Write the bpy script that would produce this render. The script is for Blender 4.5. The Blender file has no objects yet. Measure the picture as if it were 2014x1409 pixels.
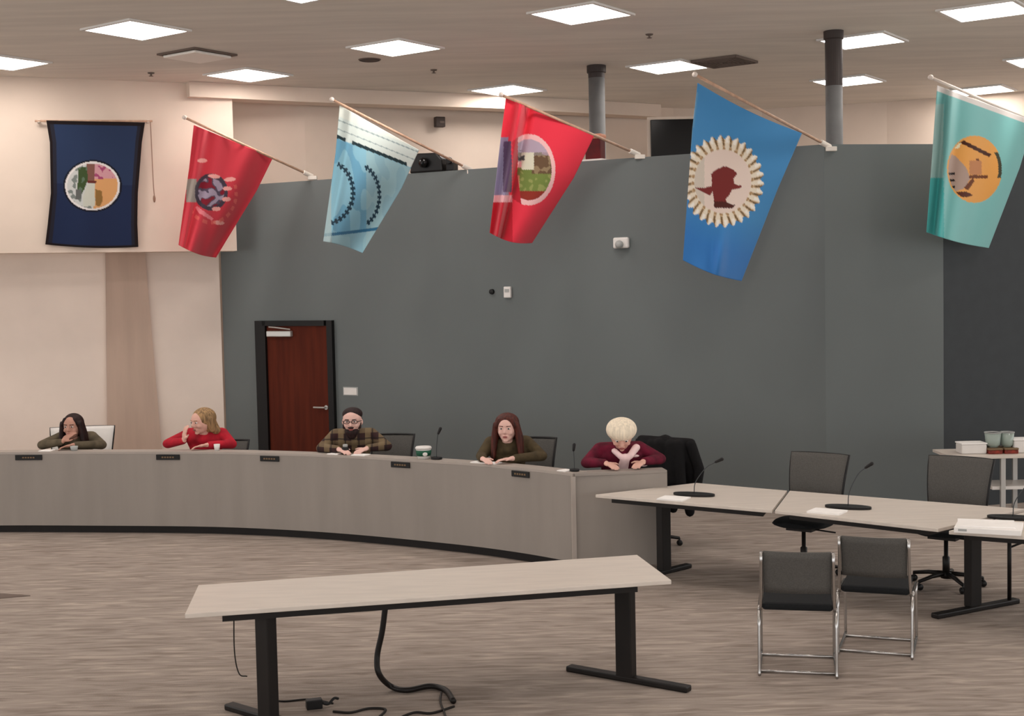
import bpy, bmesh, math, random
from mathutils import Vector, Matrix, noise
random.seed(7)
scene = bpy.context.scene
C = scene.collection

# ------------------------------------------------------------------ camera, world, exposure
F = 2600.0; CH = 2.63; CEIL = 5.43
PITCH = math.atan((704.5-560)/F); ROLL = math.radians(-1.2)
fw = Vector((0, math.cos(PITCH), -math.sin(PITCH))); up0 = Vector((0, math.sin(PITCH), math.cos(PITCH))); r0 = Vector((1, 0, 0))
RT = r0*math.cos(ROLL)+up0*math.sin(ROLL); UP = up0*math.cos(ROLL)-r0*math.sin(ROLL)
cam_d = bpy.data.cameras.new('camera'); cam = bpy.data.objects.new('camera', cam_d); C.objects.link(cam)
cam_d.sensor_fit = 'HORIZONTAL'; cam_d.sensor_width = 36.0; cam_d.lens = 36.0*F/2014.0
cam_d.clip_end = 200
m3 = Matrix((RT, UP, -fw)).transposed(); cam.matrix_world = Matrix.Translation((0, 0, CH)) @ m3.to_4x4()
scene.camera = cam
world = bpy.data.worlds.new('world'); scene.world = world; world.use_nodes = True
bg = world.node_tree.nodes['Background']; bg.inputs[0].default_value = (1.0, 0.99, 0.98, 1); bg.inputs[1].default_value = 1.85
scene.view_settings.view_transform = 'Standard'; scene.view_settings.look = 'None'
scene.view_settings.gamma = 1.0; scene.view_settings.use_curve_mapping = False
scene.view_settings.exposure = 0.0
LAMP = 18.0

# surveyed points of the room: a measured image direction met with a known plane of the room
def ray(u, v):
    return fw+RT*((u-1007)/F)+UP*(-(v-704.5)/F)
def at_z(u, v, z):
    d = ray(u, v); t = (z-CH)/d.z; return Vector((d.x*t, d.y*t, z))
def at_y(u, v, Y):
    d = ray(u, v); t = Y/d.y; return Vector((d.x*t, Y, CH+d.z*t))
def at_line(u, v, p, q, off=0.0):
    """point on the vertical plane through plan points p, q"""
    d = ray(u, v); ex, ey = q[0]-p[0], q[1]-p[1]
    t = (p[0]*ey-p[1]*ex)/(d.x*ey-d.y*ex)
    n = Vector((ey, -ex, 0)).normalized()
    if n.y > 0: n = -n
    return Vector((d.x*t, d.y*t, CH+d.z*t))+n*off

# ------------------------------------------------------------------ materials
def lin(c):
    r = []
    for x in c:
        x = x/255.0
        r.append(x/12.92 if x <= .04045 else ((x+.055)/1.055)**2.4)
    return tuple(r)+(1.0,)
def mat(name, col, rough=.6, metal=0.0, var=.0, scale=(8, 8, 8), bump=0.0, spec=.3, col2=None, emit=0, trans=0, coat=0):
    m = bpy.data.materials.new(name); m.use_nodes = True
    nt = m.node_tree; b = nt.nodes['Principled BSDF']
    b.inputs['Base Color'].default_value = lin(col); b.inputs['Roughness'].default_value = rough
    b.inputs['Metallic'].default_value = metal; b.inputs['Specular IOR Level'].default_value = spec
    if coat: b.inputs['Coat Weight'].default_value = coat
    if trans: b.inputs['Transmission Weight'].default_value = trans
    if emit:
        b.inputs['Emission Color'].default_value = lin(col); b.inputs['Emission Strength'].default_value = emit
    tc = nt.nodes.new('ShaderNodeTexCoord'); mp = nt.nodes.new('ShaderNodeMapping'); mp.inputs['Scale'].default_value = scale
    nt.links.new(tc.outputs['Object'], mp.inputs['Vector'])
    nz = nt.nodes.new('ShaderNodeTexNoise'); nz.inputs['Scale'].default_value = 1.0; nz.inputs['Detail'].default_value = 5
    nt.links.new(mp.outputs[0], nz.inputs['Vector'])
    if var or col2:
        cr = nt.nodes.new('ShaderNodeValToRGB')
        c2 = col2 if col2 else tuple(max(0, x*(1-var)) for x in col)
        c1 = col if col2 else tuple(min(255, x*(1+var)) for x in col)
        cr.color_ramp.elements[0].position = .35; cr.color_ramp.elements[1].position = .65
        cr.color_ramp.elements[0].color = lin(c2); cr.color_ramp.elements[1].color = lin(c1)
        nt.links.new(nz.outputs[0], cr.inputs[0]); nt.links.new(cr.outputs[0], b.inputs['Base Color'])
    if bump:
        bp = nt.nodes.new('ShaderNodeBump'); bp.inputs['Strength'].default_value = bump; bp.inputs['Distance'].default_value = .01
        nt.links.new(nz.outputs[0], bp.inputs['Height']); nt.links.new(bp.outputs[0], b.inputs['Normal'])
    return m
M = {}
M['cream'] = mat('cream_paint', (226, 208, 193), .7, var=.015, scale=(1.5, 1.5, 1.5))
M['cream_low'] = mat('cream_paint_low', (236, 220, 208), .7, var=.02, scale=(1.2, 1.2, 1.2))
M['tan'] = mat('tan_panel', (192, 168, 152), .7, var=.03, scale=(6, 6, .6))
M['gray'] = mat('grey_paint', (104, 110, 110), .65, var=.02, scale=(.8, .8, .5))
M['gray_shaded'] = mat('grey_paint_shaded', (60, 64, 67), .7, var=.02)  # right wall's shade put into a darker base colour
M['ceil'] = mat('ceiling_tile', (226, 219, 210), .85, var=.025, scale=(.7, 5, 1), bump=.05)
M['colgray'] = mat('column_grey', (112, 112, 112), .8, var=.03)
M['colcap'] = mat('column_cap', (62, 54, 52), .6)
M['laminate'] = mat('grey_laminate', (150, 142, 135), .5, var=.02, scale=(5, 5, .7))
M['laminate_edge'] = mat('laminate_edge', (172, 162, 154), .45, var=.01)
M['black'] = mat('black_metal', (22, 17, 15), .45, var=.1)
M['blackplastic'] = mat('black_plastic', (20, 19, 20), .4, var=.05)
M['blackcloth'] = mat('black_cloth', (14, 13, 15), .9, var=.15, scale=(20, 20, 20), bump=.3)
M['mesh'] = mat('chair_mesh', (84, 82, 79), .8, var=.06, scale=(120, 120, 120), bump=.2)
M['darkseat'] = mat('seat_fabric', (24, 26, 28), .9, var=.08, scale=(60, 60, 60))
M['chrome'] = mat('chrome', (190, 188, 186), .25, metal=1.0)
M['steel'] = mat('brushed_steel', (190, 188, 184), .35, metal=.6)
M['white'] = mat('white_plastic', (228, 224, 220), .4, var=.01)
M['paper'] = mat('paper', (250, 247, 244), .8, var=.01)
M['tabletop'] = mat('pale_laminate', (214, 204, 194), .4, var=.02, scale=(3, 20, 3))
M['doorwood'] = mat('door_wood', (92, 38, 22), .7, scale=(14, 14, 1.2), col2=(78, 30, 18), spec=.15)
M['doorframe'] = mat('door_frame', (12, 9, 9), .5)
M['lampframe'] = mat('lamp_frame', (225, 222, 218), .5)
M['lamp'] = mat('lamp_diffuser', (255, 247, 240), .5, emit=LAMP)
M['vent'] = mat('vent_dark', (110, 96, 88), .7)
M['ventpanel'] = mat('vent_panel', (246, 240, 232), .6)
M['speakergrille'] = mat('speaker_grille', (72, 62, 58), .7)
M['pole'] = mat('pole_wood', (196, 160, 136), .45, var=.06, scale=(20, 20, 3))
M['polewhite'] = mat('pole_white', (226, 214, 204), .4)
M['bracket'] = mat('bracket_white', (230, 222, 212), .4)
M['rope'] = mat('rope', (150, 118, 100), .8)
M['red_item'] = mat('dark_red_item', (88, 10, 16), .6, var=.1)
M['peach'] = mat('peach_lid', (214, 150, 122), .6)
M['screen'] = mat('screen_black', (10, 8, 9), .2)
M['redstrip'] = mat('red_packet', (120, 44, 34), .6, var=.2, scale=(30, 30, 30))
M['glass'] = mat('clear_glass', (214, 230, 220), .1, trans=.55, spec=.5)
M['stem'] = mat('dark_stem', (58, 62, 64), .5)
M['green'] = mat('green_print', (24, 84, 62), .5)
M['tanprint'] = mat('tan_print', (120, 96, 70), .5)
M['graymark'] = mat('grey_mark', (170, 172, 170), .5)

# carpet: wavy horizontal streaks, taupe on grey
def carpet():
    m = bpy.data.materials.new('carpet'); m.use_nodes = True; nt = m.node_tree; b = nt.nodes['Principled BSDF']
    b.inputs['Roughness'].default_value = .95; b.inputs['Specular IOR Level'].default_value = .1
    tc = nt.nodes.new('ShaderNodeTexCoord')
    def nz(sc, det, dist, rot=0):
        mp = nt.nodes.new('ShaderNodeMapping'); mp.inputs['Scale'].default_value = sc; mp.inputs['Rotation'].default_value = (0, 0, rot)
        n = nt.nodes.new('ShaderNodeTexNoise'); n.inputs['Scale'].default_value = 1; n.inputs['Detail'].default_value = det; n.inputs['Distortion'].default_value = dist
        nt.links.new(tc.outputs['Object'], mp.inputs['Vector']); nt.links.new(mp.outputs[0], n.inputs['Vector']); return n
    n1 = nz((2.6, 17, 1), 3, .9, math.radians(-5)); n2 = nz((.35, .35, 1), 2, 0); n3 = nz((70, 70, 70), 2, 0)
    cr = nt.nodes.new('ShaderNodeValToRGB'); e = cr.color_ramp.elements
    e[0].position = .30; e[0].color = lin((142, 130, 121)); e[1].position = .70; e[1].color = lin((188, 174, 163))
    x = e.new(.47); x.color = lin((162, 150, 141)); x = e.new(.55); x.color = lin((169, 157, 148))
    nt.links.new(n1.outputs[0], cr.inputs[0])
    mx = nt.nodes.new('ShaderNodeMix'); mx.data_type = 'RGBA'; mx.blend_type = 'MULTIPLY'; mx.inputs[0].default_value = .6
    cr2 = nt.nodes.new('ShaderNodeValToRGB'); cr2.color_ramp.elements[0].color = (.78, .76, .76, 1); cr2.color_ramp.elements[1].color = (1, 1, 1, 1)
    cr2.color_ramp.elements[0].position = .3; cr2.color_ramp.elements[1].position = .6
    nt.links.new(n2.outputs[0], cr2.inputs[0]); nt.links.new(cr.outputs[0], mx.inputs[6]); nt.links.new(cr2.outputs[0], mx.inputs[7])
    nt.links.new(mx.outputs[2], b.inputs['Base Color'])
    bp = nt.nodes.new('ShaderNodeBump'); bp.inputs['Strength'].default_value = .4; bp.inputs['Distance'].default_value = .01
    nt.links.new(n3.outputs[0], bp.inputs['Height']); nt.links.new(bp.outputs[0], b.inputs['Normal'])
    return m
M['carpet'] = carpet()

def plaid(name, base, c1, c2, s=9.0):
    m = bpy.data.materials.new(name); m.use_nodes = True; nt = m.node_tree; b = nt.nodes['Principled BSDF']; b.inputs['Roughness'].default_value = .9
    tc = nt.nodes.new('ShaderNodeTexCoord'); sp = nt.nodes.new('ShaderNodeSeparateXYZ'); nt.links.new(tc.outputs['Object'], sp.inputs[0])
    def stripe(out, freq, thr, ph):
        a = nt.nodes.new('ShaderNodeMath'); a.operation = 'MULTIPLY_ADD'; a.inputs[1].default_value = freq; a.inputs[2].default_value = ph
        nt.links.new(out, a.inputs[0]); f = nt.nodes.new('ShaderNodeMath'); f.operation = 'FRACT'; nt.links.new(a.outputs[0], f.inputs[0])
        g = nt.nodes.new('ShaderNodeMath'); g.operation = 'LESS_THAN'; g.inputs[1].default_value = thr; nt.links.new(f.outputs[0], g.inputs[0]); return g
    def mix(fac, a, bcol, f=.75):
        k = nt.nodes.new('ShaderNodeMath'); k.operation = 'MULTIPLY'; k.inputs[1].default_value = f; nt.links.new(fac.outputs[0], k.inputs[0])
        x = nt.nodes.new('ShaderNodeMix'); x.data_type = 'RGBA'; nt.links.new(k.outputs[0], x.inputs[0])
        if isinstance(a, tuple): x.inputs[6].default_value = a
        else: nt.links.new(a, x.inputs[6])
        x.inputs[7].default_value = bcol; return x.outputs[2]
    o = mix(stripe(sp.outputs[0], s, .42, .1), lin(base), lin(c1)); o = mix(stripe(sp.outputs[2], s, .42, .3), o, lin(c1), .6)
    o = mix(stripe(sp.outputs[0], s, .1, .6), o, lin(c2)); o = mix(stripe(sp.outputs[2], s, .1, .8), o, lin(c2))
    nt.links.new(o, b.inputs['Base Color']); return m

# ------------------------------------------------------------------ mesh helpers
def obj(name, bm, m=None, parent=None, smooth=False, bevel=0):
    me = bpy.data.meshes.new(name); bmesh.ops.recalc_face_normals(bm, faces=bm.faces); bm.to_mesh(me); bm.free()
    if smooth:
        for p in me.polygons: p.use_smooth = True
    o = bpy.data.objects.new(name, me); C.objects.link(o)
    if m is not None:
        for x in (m if isinstance(m, (list, tuple)) else [m]): me.materials.append(x)
    if parent is not None: o.parent = parent
    if bevel:
        b = o.modifiers.new('bevel', 'BEVEL'); b.width = bevel; b.segments = 2; b.limit_method = 'ANGLE'
    return o
def tag(o, label, cat, group=None):
    o['label'] = label; o['category'] = cat
    if group: o['group'] = group
    return o
def thing(name, label, cat, loc=(0, 0, 0), rz=0.0, group=None):
    o = bpy.data.objects.new(name, None); C.objects.link(o); o.location = loc; o.rotation_euler = (0, 0, rz)
    o.empty_display_size = .1
    return tag(o, label, cat, group)
def struct(name, bm, m, **k):
    o = obj(name, bm, m, **k)
    if o.parent is None: o['kind'] = 'structure'
    return o
def box(bm, c, s, rz=0.0, mat4=None):
    mt = Matrix.Translation(c) @ Matrix.Rotation(rz, 4, 'Z') @ Matrix.Diagonal((s[0], s[1], s[2], 1))
    if mat4: mt = mat4 @ mt
    bmesh.ops.create_cube(bm, size=1, matrix=mt); return bm
def nb(): return bmesh.new()
def prism(bm, pts, z0, z1):
    lo = [bm.verts.new((p[0], p[1], z0)) for p in pts]; hi = [bm.verts.new((p[0], p[1], z1)) for p in pts]
    bm.faces.new(lo[::-1]); bm.faces.new(hi); n = len(pts)
    for i in range(n): bm.faces.new((lo[i], lo[(i+1) % n], hi[(i+1) % n], hi[i]))
    return bm
def slab(bm, path, th, z0, z1):
    """wall ribbon along a plan path, thickness th added on the +Y side"""
    n = len(path); nor = []
    for i in range(n):
        a = Vector(path[max(0, i-1)]); b = Vector(path[min(n-1, i+1)]); d = (b-a).normalized(); nn = Vector((-d.y, d.x))
        if nn.y < 0: nn = -nn
        nor.append(nn)
    back = [(path[i][0]+nor[i].x*th, path[i][1]+nor[i].y*th) for i in range(n)]
    f0 = [bm.verts.new((p[0], p[1], z0)) for p in path]; f1 = [bm.verts.new((p[0], p[1], z1)) for p in path]
    b0 = [bm.verts.new((p[0], p[1], z0)) for p in back]; b1 = [bm.verts.new((p[0], p[1], z1)) for p in back]
    for i in range(n-1):
        bm.faces.new((f0[i], f0[i+1], f1[i+1], f1[i])); bm.faces.new((b0[i+1], b0[i], b1[i], b1[i+1]))
        bm.faces.new((f1[i], f1[i+1], b1[i+1], b1[i])); bm.faces.new((f0[i+1], f0[i], b0[i], b0[i+1]))
    bm.faces.new((f0[0], f1[0], b1[0], b0[0])); bm.faces.new((f0[-1], b0[-1], b1[-1], f1[-1]))
    return bm
def tube(bm, pts, r, seg=10, r_end=None):
    pts = [Vector(p) for p in pts]; rings = []; n = len(pts)
    prev = None
    for i, p in enumerate(pts):
        d = (pts[min(n-1, i+1)]-pts[max(0, i-1)]).normalized()
        if prev is None:
            a = Vector((0, 0, 1)) if abs(d.z) < .9 else Vector((1, 0, 0)); x = d.cross(a).normalized()
        else: x = (prev-d*prev.dot(d)).normalized()
        prev = x; y = d.cross(x)
        rr = r if r_end is None else r+(r_end-r)*i/(n-1)
        rings.append([bm.verts.new(p+(x*math.cos(2*math.pi*k/seg)+y*math.sin(2*math.pi*k/seg))*rr) for k in range(seg)])
    for a, b in zip(rings, rings[1:]):
        for k in range(seg): bm.faces.new((a[k], a[(k+1) % seg], b[(k+1) % seg], b[k]))
    bm.faces.new(rings[0][::-1]); bm.faces.new(rings[-1]); return bm
def smoothpath(pts, n=8):
    pts = [Vector(p) for p in pts]; out = []
    P = [pts[0]*2-pts[1]]+pts+[pts[-1]*2-pts[-2]]
    for i in range(1, len(P)-2):
        for k in range(n):
            t = k/n; a, b, c, d = P[i-1], P[i], P[i+1], P[i+2]
            out.append(.5*((2*b)+(c-a)*t+(2*a-5*b+4*c-d)*t*t+(3*b-a-3*c+d)*t**3))
    out.append(pts[-1]); return out
def lathe(bm, prof, seg=24, mt=None):
    mt = mt or Matrix(); rings = []
    for r, z in prof: rings.append([bm.verts.new(mt @ Vector((r*math.cos(2*math.pi*k/seg), r*math.sin(2*math.pi*k/seg), z))) for k in range(seg)])
    for a, b in zip(rings, rings[1:]):
        for k in range(seg): bm.faces.new((a[k], a[(k+1) % seg], b[(k+1) % seg], b[k]))
    bm.faces.new(rings[0][::-1]); bm.faces.new(rings[-1]); return bm
def ell(bm, c, r, rot=None, sub=2):
    mt = Matrix.Translation(c) @ (rot.to_4x4() if rot else Matrix()) @ Matrix.Diagonal((r[0], r[1], r[2], 1))
    bmesh.ops.create_icosphere(bm, subdivisions=sub, radius=1, matrix=mt); return bm
def cap(bm, p0, r0_, p1, r1_, seg=12):
    """tapered capsule, closed"""
    p0 = Vector(p0); p1 = Vector(p1); d = (p1-p0); L = d.length; d.normalize()
    a = Vector((0, 0, 1)) if abs(d.z) < .9 else Vector((1, 0, 0)); x = d.cross(a).normalized(); y = d.cross(x); rings = []
    for k in range(4):
        t = math.pi/2*(k+.25)/4.; rings.append((p0-d*r0_*math.cos(t), r0_*math.sin(t)))
    rings.append((p0, r0_)); rings.append((p1, r1_))
    for k in range(3, -1, -1):
        t = math.pi/2*(k+.25)/4.; rings.append((p1+d*r1_*math.cos(t), r1_*math.sin(t)))
    vs = [[bm.verts.new(c+(x*math.cos(2*math.pi*k/seg)+y*math.sin(2*math.pi*k/seg))*r) for k in range(seg)] for c, r in rings]
    for A, B in zip(vs, vs[1:]):
        for k in range(seg): bm.faces.new((A[k], A[(k+1) % seg], B[(k+1) % seg], B[k]))
    bm.faces.new(vs[0][::-1]); bm.faces.new(vs[-1]); return bm
def fuse(o, vox, it=4):
    r = o.modifiers.new('fuse', 'REMESH'); r.mode = 'VOXEL'; r.voxel_size = vox; r.use_smooth_shade = True
    s = o.modifiers.new('soften', 'SMOOTH'); s.iterations = it; s.factor = .5
    return o

# ------------------------------------------------------------------ room shell
PA = (-4.085, 18.738); PB = (3.46, 14.56); PC = (4.84, 14.80); PD = (8.6, 15.85)
struct('floor', box(nb(), (0, 12, -.05), (34, 40, .1)), M['carpet'])
struct('ceiling', box(nb(), (0, 12, CEIL+.05), (34, 40, .1)), M['ceil'])
struct('wall_partition', slab(nb(), [PA, PB, PC], .2, 0, 4.09), M['gray'])
struct('wall_right', slab(nb(), [(PC[0]+.001, PC[1]+.02), PD], .2, 0, 4.09), M['gray_shaded'])
FA = (-11.0, 15.306); FB = (-3.74, 18.188)
struct('wall_left_upper', slab(nb(), [FA, FB], .34, 3.17, CEIL), M['cream'])
LA = (-11.0, 16.2); LB = (-4.11, 18.72)
struct('wall_left', slab(nb(), [LA, LB], .12, 0, 3.4), M['cream_low'])
struct('wall_far', slab(nb(), [(-4.2, 18.90), (-2.9, 19.12), (2.7, 21.6), (4.2, 21.95), (6.1, 21.4), (13.0, 18.0)], .2, 0, CEIL), M['cream'])
# bulkhead just under the ceiling, in front of the far wall
bk = [at_z(372, 160, CEIL), at_z(600, 172, CEIL), at_z(969, 186, CEIL), at_z(1300, 205, CEIL)]
struct('trim_1', slab(nb(), [(p.x, p.y) for p in bk], .32, CEIL-.20, CEIL-.002), M['cream'])
# tapering tan slab on the left wall
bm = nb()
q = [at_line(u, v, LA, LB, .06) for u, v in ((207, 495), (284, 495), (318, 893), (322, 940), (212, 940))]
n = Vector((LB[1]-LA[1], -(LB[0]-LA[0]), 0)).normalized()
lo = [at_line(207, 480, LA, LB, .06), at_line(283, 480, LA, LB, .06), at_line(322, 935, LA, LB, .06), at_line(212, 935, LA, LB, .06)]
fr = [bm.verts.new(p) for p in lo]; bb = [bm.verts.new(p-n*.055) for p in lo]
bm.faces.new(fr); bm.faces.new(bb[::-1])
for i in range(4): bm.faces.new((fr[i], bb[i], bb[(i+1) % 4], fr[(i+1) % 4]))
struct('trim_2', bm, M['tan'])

# door in the partition
ed = Vector((PB[0]-PA[0], PB[1]-PA[1], 0)); L_ = ed.length; ed.normalize(); nd = Vector((ed.y, -ed.x, 0)); ang = math.atan2(ed.y, ed.x)
d0 = at_line(508, 700, PA, PB); d1 = at_line(659, 700, PA, PB); d0.z = d1.z = 0; dw = (d1-d0).length
def on_door(s, z, off): return d0+ed*s+Vector((0, 0, z))+nd*off
door = bpy.data.objects.new('door_1', None); C.objects.link(door); door['kind'] = 'structure'; door.location = d0; door.rotation_euler = (0, 0, ang)
bm = nb(); HT = 2.20
box(bm, (.09, -.03, HT/2), (.18, .06, HT)); box(bm, (dw-.045, -.03, HT/2), (.09, .06, HT)); box(bm, (dw/2, -.03, HT-.035), (dw-.26, .06, .07))
obj('door_frame', bm, M['doorframe'], door)
leaf = obj('door_leaf', box(nb(), (.18+(dw-.27)/2, -.012, (HT-.07)/2), (dw-.28, .022, HT-.08)), M['doorwood'], door)
bm = nb(); box(bm, (.43, -.055, 2.02), (.42, .06, .08)); obj('door_closer', bm, M['steel'], door, bevel=.01)
bm = nb(); tube(bm, [(.62, -.06, 2.08), (.40, -.12, 2.11), (.27, -.08, 2.115)], .01, 8); obj('closer_arm', bm, M['steel'], door)
bm = nb(); tube(bm, [(dw-.15, -.025, 1.02), (dw-.15, -.07, 1.02), (dw-.33, -.075, 1.02)], .012, 8); lathe(bm, [(.03, 0), (.03, .01)], 16, Matrix.Translation((dw-.15, -.024, 1.02)) @ Matrix.Rotation(math.pi/2, 4, 'X'))
obj('door_handle', bm, M['steel'], door)

# grey columns beyond the partition
def column(u0, u1, Y, label):
    a = at_y(u0, 200, Y); b = at_y(u1, 200, Y); x = (a.x+b.x)/2; r = (b.x-a.x)/2
    t = thing('column', label, 'column', (x, Y, 0), 0, 'grey columns behind the partition')
    obj('shaft', lathe(nb(), [(r, 0), (r, CEIL-.001)], 28), M['colgray'], t, True)
    obj('capital', lathe(nb(), [(r*1.01, CEIL-(.62 if r < .10 else .16)), (r*1.03, CEIL-.10), (r*1.18, CEIL-.09), (r*1.18, CEIL-.001)], 28), M['colcap'], t)
column(1158, 1190, 17.25, 'slim grey column behind the red flag with the round landscape seal')
column(1624, 1657, 15.2, 'thicker grey column rising beside the pole of the blue bison flag')

# ------------------------------------------------------------------ ceiling fixtures
def light_panel(x, y, label, size=.78, rz=math.radians(45+9)):
    t = thing('ceiling_light', label, 'ceiling light', (x, y, CEIL), rz, 'square lit ceiling panels')
    bm = nb(); h = size/2
    for sx, sy, lx, ly in ((0, -h, size+.04, .04), (0, h, size+.04, .04), (-h, 0, .04, size-.04), (h, 0, .04, size-.04)): box(bm, (sx, sy, -.012), (lx, ly, .022))
    obj('frame', bm, M['lampframe'], t)
    bm = nb(); box(bm, (0, 0, -.010), (size-.045, size-.045, .016)); obj('diffuser', bm, M['lamp'], t, bevel=.004)
LIGHTS = [((268, 57), 'lit ceiling panel high above the hanging navy banner'), ((5, 121), 'lit ceiling panel cut by the left edge of the photo'),
 ((488, 146), 'lit ceiling panel over the left red flag, just in front of the bulkhead'), ((778, 92), 'lit ceiling panel next to the small dark ceiling speaker'),
 ((998, 176), 'lit ceiling panel directly above the tip of the middle red flag pole'), ((1143, 25), 'large lit ceiling panel at the top centre of the photo'),
 ((1315, 130), 'lit ceiling panel just left of the tip of the blue bison flag pole'), ((1697, 78), 'upper of the two lit ceiling panels crossed by the thicker grey column'),
 ((1668, 158), 'lower of the two lit ceiling panels crossed by the thicker grey column'), ((1940, 20), 'lit ceiling panel in the upper right corner of the photo'),
 ((2052, 117), 'lit ceiling panel cut by the right edge above the turquoise flag'), ((592, -22), 'lit ceiling panel barely entering the top edge, left of centre')]
for (u, v), lb in LIGHTS:
    p = at_z(u, v, CEIL); light_panel(p.x, p.y, lb)
for k, (x, y) in enumerate([(-5.2, 11.0), (2.0, 10.2), (6.6, 11.2), (-3.2, 7.6), (.9, 6.9), (4.6, 7.4), (-1.6, 3.0), (3.2, 3.0), (7.2, 20.2), (9.2, 14.6), (-8.6, 13.2)]):  # unseen panels, added to light the room
    light_panel(x, y, 'lit square ceiling panel added out of view to light the room')
p = at_z(388, 106, CEIL); t = thing('ceiling_vent', 'pale square ceiling vent with dark border between two lit panels', 'vent', p, math.radians(54))
bm = nb(); h = .31
for sx, sy, lx, ly in ((0, -h, .66, .04), (0, h, .66, .04), (-h, 0, .04, .58), (h, 0, .04, .58)): box(bm, (sx, sy, -.011), (lx, ly, .02))
obj('vent_frame', bm, M['vent'], t); obj('vent_panel', box(nb(), (0, 0, -.036), (.56, .56, .03)), M['ventpanel'], t, bevel=.01)
p = at_z(1425, 119, CEIL); t = thing('ceiling_vent', 'dark slatted square ceiling vent above the blue bison flag pole', 'vent', p, math.radians(54))
bm = nb()
for k in range(7):
    s = .62-.085*k
    for sx, sy, lx, ly in ((0, -s/2, s, .018), (0, s/2, s, .018), (-s/2, 0, .018, s), (s/2, 0, .018, s)): box(bm, (sx, sy, -.018), (lx, ly, .03))
obj('vent_slats', bm, M['vent'], t); obj('vent_back', box(nb(), (0, 0, -.004), (.6, .6, .006)), M['vent'], t)
p = at_z(727, 117, CEIL); t = thing('ceiling_speaker', 'small round dark speaker recessed in the ceiling', 'speaker', p)
obj('speaker_ring', lathe(nb(), [(.12, -.001), (.13, -.012), (.14, -.001)], 28), M['vent'], t); obj('speaker_grille', lathe(nb(), [(.115, -.018), (.118, -.002)], 28), M['speakergrille'], t)
for u, v, lb in ((297, 143, 'tiny ceiling sprinkler above the left cream wall'), (853, 137, 'tiny ceiling sprinkler right of the dark ceiling speaker'), (1277, 67, 'tiny ceiling sprinkler between two lit panels')):
    p = at_z(u, v, CEIL); t = thing('sprinkler', lb, 'sprinkler', p, 0, 'ceiling sprinklers')
    obj('escutcheon', lathe(nb(), [(.045, -.001), (.04, -.012)], 16), M['vent'], t); obj('sprinkler_head', lathe(nb(), [(.012, -.013), (.012, -.04), (.03, -.042), (.03, -.045)], 12), M['vent'], t)

# ------------------------------------------------------------------ small fixtures on the walls
def wallframe(u, v, p=PA, q_=PB, off=.0):
    P = at_line(u, v, p, q_, off); a = math.atan2(q_[1]-p[1], q_[0]-p[0]); return P, a
P, a = wallframe(1224, 478); t = thing('security_camera', 'small white security camera mounted on the grey wall', 'camera', P, a)
bm = nb(); box(bm, (0, -.03, 0), (.20, .06, .13)); obj('housing', bm, M['white'], t, bevel=.02)
bm = nb(); lathe(bm, [(.045, 0), (.05, .03), (.02, .06)], 20, Matrix.Translation((-.005, -.06, -.02)) @ Matrix.Rotation(math.pi/2, 4, 'X')); obj('lens', bm, M['graymark'], t, True)
P, a = wallframe(1000, 575); t = thing('thermostat', 'small white upright wall box below the middle red flag', 'thermostat', P, a)
obj('case', box(nb(), (0, -.02, 0), (.10, .04, .14)), M['white'], t, bevel=.01); obj('screen', box(nb(), (0, -.042, .02), (.06, .006, .04)), M['graymark'], t)
P, a = wallframe(968, 574); tag(obj('wall_sensor', lathe(nb(), [(.035, 0), (.03, .03), (.01, .035)], 16, Matrix.Translation(P) @ Matrix.Rotation(a, 4, 'Z') @ Matrix.Rotation(math.pi/2, 4, 'X')), M['blackplastic']), 'small dark round sensor beside the white wall box', 'sensor')
P, a = wallframe(690, 770); t = thing('door_sign', 'small pale rectangular sign right of the brown door', 'sign', P, a)
obj('plate', box(nb(), (0, -.008, 0), (.21, .016, .09)), M['white'], t); obj('plate_border', box(nb(), (0, -.004, 0), (.24, .008, .115)), M['graymark'], t)
# far wall fixtures
WA, WB = (-2.9, 18.98), (2.7, 21.6)
P, a = wallframe(862, 241, WA, WB); t = thing('wall_speaker', 'small dark square box high on the cream wall', 'speaker', P, a)
obj('case', box(nb(), (0, -.05, 0), (.15, .10, .15)), M['speakergrille'], t, bevel=.01); obj('grille', box(nb(), (.02, -.103, -.005), (.07, .008, .03)), M['vent'], t)
A_ = at_y(1279, 236, 20.1); B_ = at_y(1400, 311, 20.1); t = thing('wall_screen', 'large black screen on the far wall, half behind the blue bison flag', 'screen', ((A_.x+B_.x)/2, 20.1, B_.z-.04), 0)
w_ = B_.x-A_.x; h_ = A_.z-B_.z
obj('panel', box(nb(), (0, 0, h_/2+.04), (w_, .06, h_)), M['screen'], t, bevel=.01); bm = nb(); box(bm, (0, .05, h_/2+.04), (w_+.09, .04, h_+.09)); obj('surround', bm, M['cream'], t)
obj('bracket', box(nb(), (0, .45, h_/2), (.3, .75, .2)), M['vent'], t)

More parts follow.
